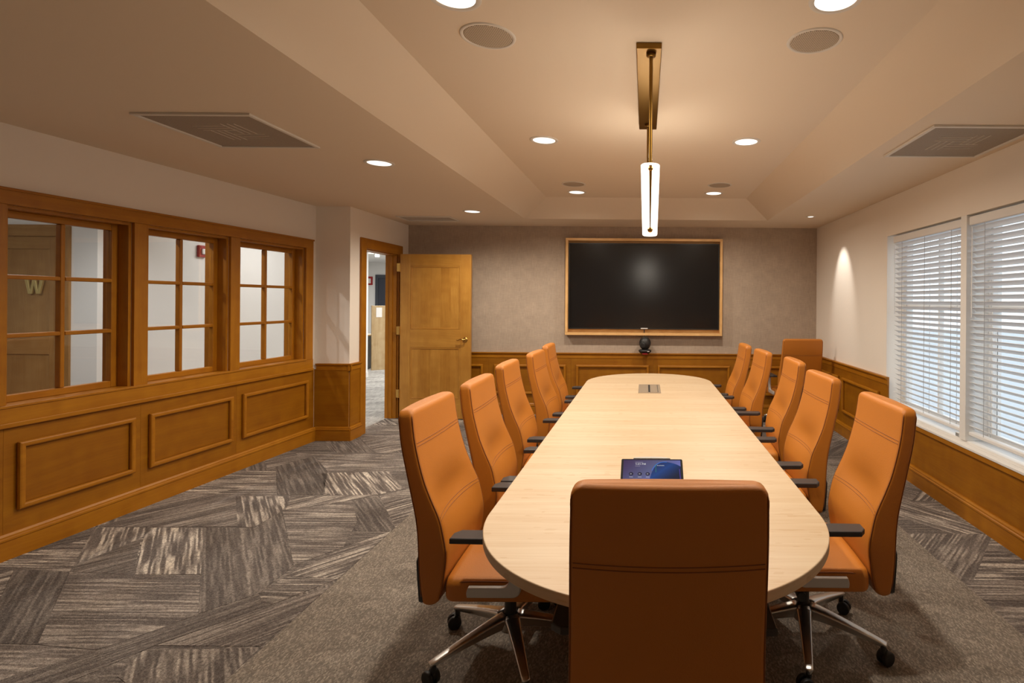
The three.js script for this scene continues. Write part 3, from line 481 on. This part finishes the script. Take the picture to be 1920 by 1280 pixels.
// ---------------------------------------------------------------- conference chairs
function buildChair() {
  const c = new THREE.Group(); c.name = 'conference_chair';
  const hs = [.31, .345, .44, .515, .585, .64, .685, .72, .795, .925, 1.05], B0 = -.38;
  const front = curve(hs, [.150, .170, .190, .196, .185, .171, .152, .136, .107, .074, .057]), rear = curve(hs, [.100, .097, .090, .087, .083, .076, .067, .059, .042, .014, 0]);
  const half = curve([.31, .5, .75, 1.05], [.236, .243, .238, .229]);
  const scoop = (h) => .034 * Math.exp(-(((h - .675) / .085) ** 2)) + .010 * Math.exp(-(((h - .50) / .12) ** 2));
  const zf = (h, s) => B0 + front(h) - scoop(h) * Math.max(0, 1 - Math.pow(Math.abs(s), 2.2)) + .006 * (1 - s * s), zr = (h, s) => B0 + rear(h) - .012 * (1 - s * s);
  const ring = (h, iw, it) => {
    const w = half(h) - iw, out = [], rc = .014; const F = zf(h, 1) - it, R = zr(h, 1) + it, r = Math.min(rc, (F - R) * .45);
    const nF = 16; for (let i = 0; i <= nF; i++) { const s = -1 + 2 * i / nF, x = s * (w - r); out.push(V(x, h, zf(h, s) - it)); }
    const arc = (cx, cz, a0) => { for (let k = 1; k <= 3; k++) { const a = a0 - k * Math.PI / 8; out.push(V(cx + r * Math.cos(a), h, cz + r * Math.sin(a))); } };
    arc(w - r, F - r, Math.PI / 2); for (let i = 0; i <= 4; i++) out.push(V(w, h, mix(F - r, R + r, i / 4))); arc(w - r, R + r, 0);
    for (let i = 0; i <= 10; i++) { const s = 1 - 2 * i / 10; out.push(V(s * (w - r), h, zr(h, s) + it)); }
    arc(-w + r, R + r, -Math.PI / 2); for (let i = 0; i <= 4; i++) out.push(V(-w, h, mix(R + r, F - r, i / 4))); arc(-w + r, F - r, Math.PI);
    return out;
  };
  const rings = [], top = 1.052, bot = .308, ri = (d, R) => (d >= R ? 0 : R - Math.sqrt(Math.max(0, R * R - (R - d) * (R - d))));
  const levels = []; for (let k = 0; k <= 5; k++) levels.push(bot + .03 * (1 - Math.cos(k / 5 * Math.PI / 2))); for (let k = 1; k < 34; k++) levels.push(mix(bot + .03, top - .03, k / 34)); for (let k = 5; k >= 0; k--) levels.push(top - .03 * (1 - Math.cos(k / 5 * Math.PI / 2)));
  for (const h of levels) rings.push(ring(h, ri(top - h, .03) + ri(h - bot, .03), ri(top - h, .018) * .9 + ri(h - bot, .03) * .8));
  const bk = part('backrest', loft(rings), M.leather, c);
  const across = (h, fz, d, w = 1, drop = 0) => { const p = []; for (let i = 0; i <= 16; i++) { const s = -w + 2 * w * i / 16; const hh = h + drop * (1 - s * s); p.push(V(s * (half(hh) - .010), hh, fz(hh, s) + d)); } return p; };
  for (const h of [.925, .913, .648, .636]) part('seam', tubeGeo(across(h, zf, .0002, 1), .0013, false, 40, 5), M.stitch, bk);
  for (const h of [.870, .858]) part('seam', tubeGeo(across(h, zr, -.0002, 1, -.004), .0013, false, 40, 5), M.stitch, bk);
  for (const s of [-1, 1]) for (const f of [0, 1]) {
    const p = []; for (let i = 0; i <= 26; i++) { const h = mix(.345, 1.022, i / 26); p.push(f ? V(s * (half(h) - .0035), h, zf(h, 1) - .0035) : V(s * (half(h) - .0035), h, zr(h, 1) + .0035)); }
    const q = top - .0075; p.push(V(s * (half(1.04) - .011), 1.040, (f ? zf(1.04, 1) - .010 : zr(1.04, 1) + .010)));
    part('piping', tubeGeo(p, .0022, false, 60, 5), M.stitch, bk);
    if (f) part('piping', tubeGeo([V(s * (half(1.04) - .011), 1.040, zr(1.04, 1) + .010), V(s * (half(1.045) - .0155), 1.045, (zr(1.04, 1) + zf(1.04, 1)) / 2), V(s * (half(1.04) - .011), 1.040, zf(1.04, 1) - .010)], .0022, false, 8, 5), M.stitch, bk);
  }
  { const rr = []; for (let k = 0; k <= 12; k++) { const h = mix(.318, .50, k / 12), e = Math.min(ri(.50 - h, .02), .02) + Math.min(ri(h - .318, .02), .02), w = .236 - e, o = []; for (let i = 0; i <= 10; i++) { const s = -1 + 2 * i / 10; o.push(V(s * w, h, zr(h, s) - .007)); } for (let i = 10; i >= 0; i--) { const s = -1 + 2 * i / 10; o.push(V(s * w, h, zr(h, s) + .020)); } rr.push(o); } part('back_shell', loft(rr), M.blackPlastic, c, 'black plastic lower back shell'); }
  // seat
  const sw = .246, sRing = (z, inset) => { const o = [], w = sw - inset, t = .424 - inset * .7 - (z > .2 ? (z - .2) * .18 : 0), b = .334 + inset * .5, r = .028; const arc = (cx, cy, a0, R) => { for (let k = 0; k <= 5; k++) { const a = a0 - k * Math.PI / 10; o.push(V(cx + R * Math.cos(a), cy + R * Math.sin(a), z)); } };
    arc(-w + r, t - r, Math.PI, r); for (let i = 1; i < 10; i++) { const s = -1 + .2 * i; o.push(V(s * (w - r), t + .008 * (1 - s * s), z)); } arc(w - r, t - r, Math.PI / 2, r); arc(w - .015, b + .015, 0, .015); for (let i = 1; i < 4; i++) o.push(V(mix(w - .015, -w + .015, i / 4), b, z)); arc(-w + .015, b + .015, -Math.PI / 2, .015); return o.reverse(); };
  const z0 = -.192, z1 = .285, zs = []; for (let k = 0; k <= 5; k++) zs.push(z0 + .035 * (1 - Math.cos(k / 5 * Math.PI / 2))); for (let k = 1; k < 10; k++) zs.push(mix(z0 + .035, z1 - .045, k / 10)); for (let k = 5; k >= 0; k--) zs.push(z1 - .045 * (1 - Math.cos(k / 5 * Math.PI / 2)));
  const st = part('seat', loft(zs.map((z) => sRing(z, ri(z - z0, .035) * .75 + ri(z1 - z, .045) * .75))), M.leather, c);
  for (const z of [.035, .023]) { const p = []; for (let i = 0; i <= 12; i++) { const s = -1 + i / 6; p.push(V(s * (sw - .02), .4245 + .008 * (1 - s * s) - (Math.abs(s) > .95 ? .006 : 0), z)); } part('seam', tubeGeo(p, .0013, false, 24, 5), M.stitch, st); }
  for (const s of [-1, 1]) part('piping', tubeGeo([V(s * (sw - .03), .388, z0 + .012), V(s * (sw - .010), .404, z0 + .04), V(s * (sw - .0055), .4115, z0 + .08), V(s * (sw - .0055), .4115, .05), V(s * (sw - .0055), .4115, .18), V(s * (sw - .008), .399, z1 - .045), V(s * (sw - .03), .380, z1 - .014)], .0032, false, 40, 5), M.stitch, st);
  // arms
  for (const s of [-1, 1]) {
    const arm = new THREE.Group(); arm.name = 'armrest'; c.add(arm);
    const sh = new THREE.Shape(); sh.moveTo(-.098, .366); sh.lineTo(.070, .366); sh.quadraticCurveTo(.100, .368, .102, .398); sh.lineTo(.108, .578); sh.lineTo(.062, .578); sh.lineTo(.060, .440); sh.quadraticCurveTo(.058, .406, .028, .404); sh.lineTo(-.094, .404); sh.quadraticCurveTo(-.104, .385, -.098, .366);
    const g = new THREE.ExtrudeGeometry(sh, { depth: .014, bevelEnabled: true, bevelThickness: .004, bevelSize: .004, bevelOffset: -.004, bevelSegments: 2, curveSegments: 8 }); g.rotateY(-Math.PI / 2); g.translate(s * .259 + .007, 0, 0); part('arm_bracket', g, M.silver, arm, 'silver grey arm bracket');
    const ps = new THREE.Shape(); ps.moveTo(-.150, -.036); ps.lineTo(.090, -.042); ps.quadraticCurveTo(.115, -.040, .116, -.015); ps.lineTo(.116, .018); ps.quadraticCurveTo(.112, .040, .09, .041); ps.lineTo(-.128, .041); ps.lineTo(-.150, .012); ps.closePath();
    const pg = new THREE.ExtrudeGeometry(ps, { depth: .014, bevelEnabled: true, bevelThickness: .004, bevelSize: .004, bevelOffset: -.004, bevelSegments: 2, curveSegments: 6 }); pg.rotateX(-Math.PI / 2); pg.rotateY(-Math.PI / 2); if (s < 0) pg.scale(1, 1, 1); pg.translate(s * .272, .586, 0); part('arm_pad', pg, M.armPad, arm, 'black arm pad');
    part('pad_carrier', box(s * .272 - .03, s * .272 + .03, .574, .584, -.01, .108, 'z', .003), M.silver, arm);
  }
  // mechanism, column, base
  part('mechanism', box(-.10, .10, .285, .336, -.15, .13, 'z', .02), M.blackPlastic, c);
  part('back_bar', box(-.035, .035, .30, .332, -.285, -.14, 'z', .008), M.blackPlastic, c);
  const col = lathe([[0, .09], [.030, .09], [.030, .165], [.024, .168], [.024, .29], [0, .29]], 24); part('gas_column', col, M.blackPlastic, c);
  const kn = new THREE.CylinderGeometry(.016, .019, .05, 20); kn.rotateZ(Math.PI / 2); kn.translate(.16, .285, .06); part('tension_knob', kn, M.blackPlastic, c); part('lever', tubeGeo([V(.05, .30, .06), V(.1, .295, .06), V(.14, .287, .06)], .006, false, 8, 8), M.blackPlastic, c);
  const hub = lathe([[0, .095], [.040, .095], [.046, .105], [.046, .150], [.040, .158], [.030, .160], [0, .160]], 28); part('hub', hub, M.aluminium, c);
  const legGeo = (() => { const rr = []; for (let k = 0; k <= 14; k++) { const t = k / 14, r = mix(.03, .335, t), y = mix(.150, .088, Math.pow(t, 1.25)) , hw = mix(.034, .0155, Math.pow(t, .7)), hh = mix(.066, .024, Math.pow(t, .8)), o = []; for (let i = 0; i < 14; i++) { const a = i / 14 * 2 * Math.PI, ca = Math.cos(a), sa = Math.sin(a), e = (q) => Math.sign(q) * Math.pow(Math.abs(q), .7); o.push(V(e(ca) * hw * (sa < 0 ? .62 : 1), y + (sa > 0 ? e(sa) * hh * .25 : e(sa) * hh * .75), r)); } rr.push(o.reverse()); } return loft(rr); })();
  const stemGeo = lathe([[0, .052], [.011, .052], [.011, .085], [.013, .092], [0, .094]], 14), wheelGeo = (() => { const g = lathe([[0, -.010], [.024, -.010], [.029, -.006], [.029, .006], [.024, .010], [0, .010]], 20); g.rotateZ(Math.PI / 2); return g; })(), hoodGeo = (() => { const g = new THREE.CylinderGeometry(.024, .024, .012, 20, 1, false, 0, Math.PI); g.rotateZ(Math.PI / 2); return g; })();
  for (let k = 0; k < 5; k++) {
    const a = (41.5 + 72 * k) * Math.PI / 180, leg = part('leg', legGeo, M.aluminium, c); leg.rotation.y = a + Math.PI;
    const cs = new THREE.Group(); cs.name = 'caster'; c.add(cs); cs.position.set(Math.sin(a + Math.PI) * .322, 0, Math.cos(a + Math.PI) * .322); cs.rotation.y = a * 2.7 + .6;
    part('stem', stemGeo, M.darkSteel, cs); for (const s of [-1, 1]) { const w = part('wheel', wheelGeo, M.castor, cs); w.position.set(s * .015, .0292, .014); } const hd = part('hood', hoodGeo, M.castor, cs); hd.position.set(0, .034, .014); hd.rotation.x = -Math.PI / 2;
  }
  return c;
}
const chairProto = buildChair();
function chair(x, Z, turn, label, group) { const c = chairProto.clone(); c.name = numbered('conference_chair'); c.position.set(x, 0, -Z); c.rotation.y = turn; c.userData = { label, category: 'chair' }; if (group) c.userData.group = group; scene.add(c); return c; }
const NTH = ['first', 'second', 'third', 'fourth', 'fifth'], Q = Math.PI / 2;
[[-.575, 5.235, .02], [-.55, 4.475, -.02], [-.585, 3.71, .01], [-.545, 2.925, .02], [-.556, 2.285, 0]].forEach(([x, Z, y], i) => chair(x, Z, Q + y, `tan leather high-back chair on the door side, ${NTH[i]} from the screen wall`, 'chairs along the door side of the table'));
[[.646, 5.42, -.02], [.68, 4.74, .02], [.755, 4.03, -.03], [.70, 3.205, .02], [.70, 2.375, 0]].forEach(([x, Z, y], i) => chair(x, Z, -Q + y, `tan leather high-back chair on the window side, ${NTH[i]} from the screen wall`, 'chairs along the window side of the table'));
const headChair = chair(.058, 1.585, Math.PI, 'tan leather chair at the table end, its back hiding the tablet base'); headChair.scale.set(.97, 1.009, 1);
chair(1.80, 6.63, Math.PI + .06, 'tan leather chair turned into the corner beside the chair rail');

// ---------------------------------------------------------------- wall screen and the things under it
{
  const t = thing('wall_screen', 'large black television in a pale maple shadow-box frame', 'television', [-.02, 1.655, -BACK]);
  const W = 1.005, H = .62, F = .032, D = .105;
  part('frame_rail', box(-W, W, H - F, H, 0, D, 'x', .002), M.frameWood, t); part('frame_rail', box(-W, W, -H, -H + F, 0, D, 'x', .002), M.frameWood, t); part('frame_stile', box(-W, -W + F, -H + F, H - F, 0, D, 'y', .002), M.frameWood, t); part('frame_stile', box(W - F, W, -H + F, H - F, 0, D, 'y', .002), M.frameWood, t);
  part('backing', box(-W + F, W - F, -H + F, H - F, 0, .01, 'x'), M.frameWood, t);
  part('bezel', merge([box(-.968, .968, .550, .562, .012, .052), box(-.968, .968, -.545, -.530, .012, .052), box(-.968, -.958, -.530, .550, .012, .052), box(.958, .968, -.530, .550, .012, .052)]), M.bezel, t);
  part('screen', box(-.958, .958, -.530, .550, .012, .049), M.tv, t, 'dark satin display panel');
  const s = thing('screen_sensor', 'small pale sensor bar on a dark stem at screen frame', 'sensor', [-.012, 1.072, -BACK + .085]); part('bar', box(-.045, .045, .046, .058, -.01, .012, 'x', .003), M.white, s); part('stem', box(-.006, .006, 0, .046, -.004, .006, 'y', .002), M.blackPlastic, s);
}
{
  const t = thing('conference_camera', 'black pan and tilt camera on a bracket under the screen', 'camera', [0, .79, -BACK]);
  part('bracket', box(-.05, .05, .012, .022, .0, .12, 'z', .002), M.blackPlastic, t); part('wall_plate', box(-.04, .04, .01, .09, 0, .008, 'y', .002), M.blackPlastic, t);
  const b = lathe([[0, .022], [.062, .022], [.082, .045], [.080, .062], [.055, .070], [0, .070]], 36); b.scale(1, 1, .8); b.translate(0, 0, .12); part('foot', b, M.blackPlastic, t);
  const hd = new THREE.SphereGeometry(1, 36, 24); hd.scale(.074, .086, .07); hd.translate(0, .148, .12); part('head', hd, M.blackPlastic, t);
  const l = lathe([[0, .0], [.020, .0], [.034, .006], [.036, .020], [.030, .024], [0, .024]], 28); l.rotateX(Math.PI / 2); l.rotateY(-.5); l.rotateX(.35); l.translate(-.022, .132, .172); part('lens_barrel', l, M.darkSteel, t);
  part('status_light', box(-.035, .035, .010, .0215, .165, .19, 'x', .004), M.red, t, 'red strip under the foot'); part('badge', box(.03, .055, .045, .052, .178, .184), M.white, t);
  part('cable', tubeGeo([V(-.01, .23, .11), V(-.012, .25, .09), V(-.01, .28, .08)], .006, false, 12, 8), M.blackPlastic, t);
}

// ---------------------------------------------------------------- ceiling fittings
function spot(parent, y, cd, angle, penumbra, color, soft, target = [0, -3, 0]) { const s = new THREE.SpotLight(color, cd, 0, angle, penumbra, 2); s.position.set(0, y, 0); s.target.position.set(...target); s.castShadow = true; s.shadow.radius = soft; parent.add(s, s.target); return s; }
const ringGeo = lathe([[.078, 0], [.082, -.006], [.098, -.006], [.101, -.002], [.101, 0]], 48), lensGeo = lathe([[0, -.003], [.079, -.003]].map(([x, y]) => [x, y]).concat([[.079, 0]]), 40);
function downlight(x, Z, y, label, group) { const t = thing('downlight', label, 'downlight', [x, y, -Z], 0, group); part('trim_ring', ringGeo, M.ventFrame, t); part('lens', lensGeo, M.lens, t, 'glowing white lens'); spot(t, -.055, DOWN_CD, 1.45, .58, WARM, 2); }
const ROW = ['first', 'second', 'third', 'fourth'];
[5.80, 3.93, 2.08].forEach((Z, i) => { for (const [x, side] of [[-.74, 'door'], [.72, 'window']]) downlight(x, Z, TRAY, `round glowing downlight in the raised tray, ${ROW[i]} row from the screen wall, ${side} side`, 'downlights in the raised tray'); });
[5.92, 3.85].forEach((Z, i) => downlight(-1.89, Z, SOFFIT, ['round recessed downlight in the low ceiling above the open door', 'round recessed downlight in the low ceiling beside the square vent'][i], 'downlights in the low ceiling by the door'));
{ const t = thing('accent_downlight', 'small recessed accent light in the low ceiling by the corner chair', 'downlight', [1.848, SOFFIT, -6.106]); part('trim_ring', lathe([[.030, 0], [.034, -.004], [.052, -.005], [.055, 0]], 36), M.ventFrame, t); part('lens', lathe([[0, -.003], [.031, -.003], [.031, 0]], 24), M.lens, t); spot(t, -.03, ACCENT_CD, .43, .5, new THREE.Color().setRGB(1, .94, .86), .8, [1.22, -2.4, 0]); }
for (const [x, Z] of [[-.70, 2.39], [.74, 2.41], [-.72, 5.40], [.73, 5.40]]) { const t = thing('ceiling_speaker', `round beige perforated ceiling speaker, ${Z > 4 ? 'pair by the screen wall' : 'pair over the table end'}, ${x < 0 ? 'door' : 'window'} side`, 'speaker', [x, TRAY, -Z], 0, 'ceiling speakers in the raised tray'); part('rim', lathe([[.104, 0], [.106, -.005], [.117, -.005], [.120, 0]], 48), M.ventFrame, t); const g = lathe([[0, -.006], [.098, -.005], [.104, -.002], [.104, 0]], 48); part('grille', metreUV(g, 'z', [0, 0]), M.grille, t); }
function diffuser(x, Z, w, l, label, fins) {
  const t = thing('ceiling_vent', label, 'ceiling vent', [x, SOFFIT, -Z]), a = w / 2, b = l / 2, f = .022;
  part('frame', merge([box(-a, a, -.012, 0, -b, -b + f, 'x', .003), box(-a, a, -.012, 0, b - f, b, 'x', .003), box(-a, -a + f, -.012, 0, -b + f, b - f, 'z', .003), box(a - f, a, -.012, 0, -b + f, b - f, 'z', .003)]), M.ventFrame, t);
  part('perforated_plate', box(-a + f, a - f, -.005, -.001, -b + f, b - f, 'z', 0, [0, 0]), M.vent, t);
  if (fins) for (let k = 0; k < 4; k++) for (let j = 0; j < 3; j++) { const m = part('fin', box(.035 + j * .038 - .002, .035 + j * .038 + .002, -.007, -.005, -.04, .15, 'z'), M.ventFin, t); m.rotation.y = k * Math.PI / 2; }
  else for (let j = 0; j < 7; j++) part('fin', box(-a + f, a - f, -.009, -.005, -b + f + .02 + j * .04, -b + f + .026 + j * .04, 'x'), M.ventFin, t);
}
diffuser(-2.385, 3.145, .63, .62, 'square perforated ceiling vent above the interior windows', true);
diffuser(1.85, 3.245, .60, .62, 'square perforated ceiling vent above the blinds', true);
diffuser(-2.575, 6.44, .63, .33, 'rectangular ceiling grille above the open door', false);

// pendant: long brass canopy, two stems of different length, each with a tapered glowing glass tube
{
  const t = thing('pendant_light', 'brass ceiling pendant with glowing white glass tube over the table', 'pendant light', [.008, TRAY, -3.01]);
  part('canopy', box(-.057, .057, -.028, 0, -.575, .575, 'z', .003), M.brassDull, t);
  for (const [x, z, top] of [[.010, .525, 2.094], [.002, -.475, 2.262]]) {
    const y1 = top - TRAY, L = .324, rt = .0432, rb = .0338;
    const g = new THREE.CylinderGeometry(.0085, .0085, -.028 - y1 + .01, 16); g.translate(x, (-.028 + y1 - .01) / 2, z); part('stem', g, M.brassDull, t);
    const k = lathe([[0, -.046], [.016, -.046], [.022, -.040], [.022, -.028], [0, -.028]], 24); k.translate(x, 0, z); part('stem_collar', k, M.brassDull, t);
    const tube = lathe([[0, -L], [rb - .006, -L], [rb - .0015, -L + .002], [rb, -L + .007], [rt, -.003], [rt - .003, 0], [0, 0]], 40); tube.translate(x, y1, z); part('glass_tube', tube, M.tube, t, 'glowing white tapered glass tube');
    const sp = new THREE.Shape([[-.0065, 0], [.0065, 0], [.0022, -L + .03], [-.0022, -L + .03]].map((p) => new THREE.Vector2(...p))), sg = new THREE.ExtrudeGeometry(sp, { depth: .003, bevelEnabled: false }); sg.rotateX(-Math.atan((rt - rb) / L)); sg.translate(x + .001, y1 - .012, z + rt); part('spine', sg, M.brass, t);
    for (const [yy, zz, r] of [[y1 - .028, z + rt - .001, .011], [y1 - L + .022, z + rb + .001, .012]]) { const e = lathe([[0, 0], [r, 0], [r, .006], [r * .6, .010], [0, .010]], 20); e.rotateX(Math.PI / 2); e.translate(x + .001, yy, zz); part('knob', e, M.brass, t); }
    const p = new THREE.PointLight(WARM, PENDANT_CD, 0, 2); p.position.set(x, y1 - L / 2, z); p.castShadow = true; p.shadow.radius = 1.5; t.add(p);
  }
}

renderer.render(scene, camera);
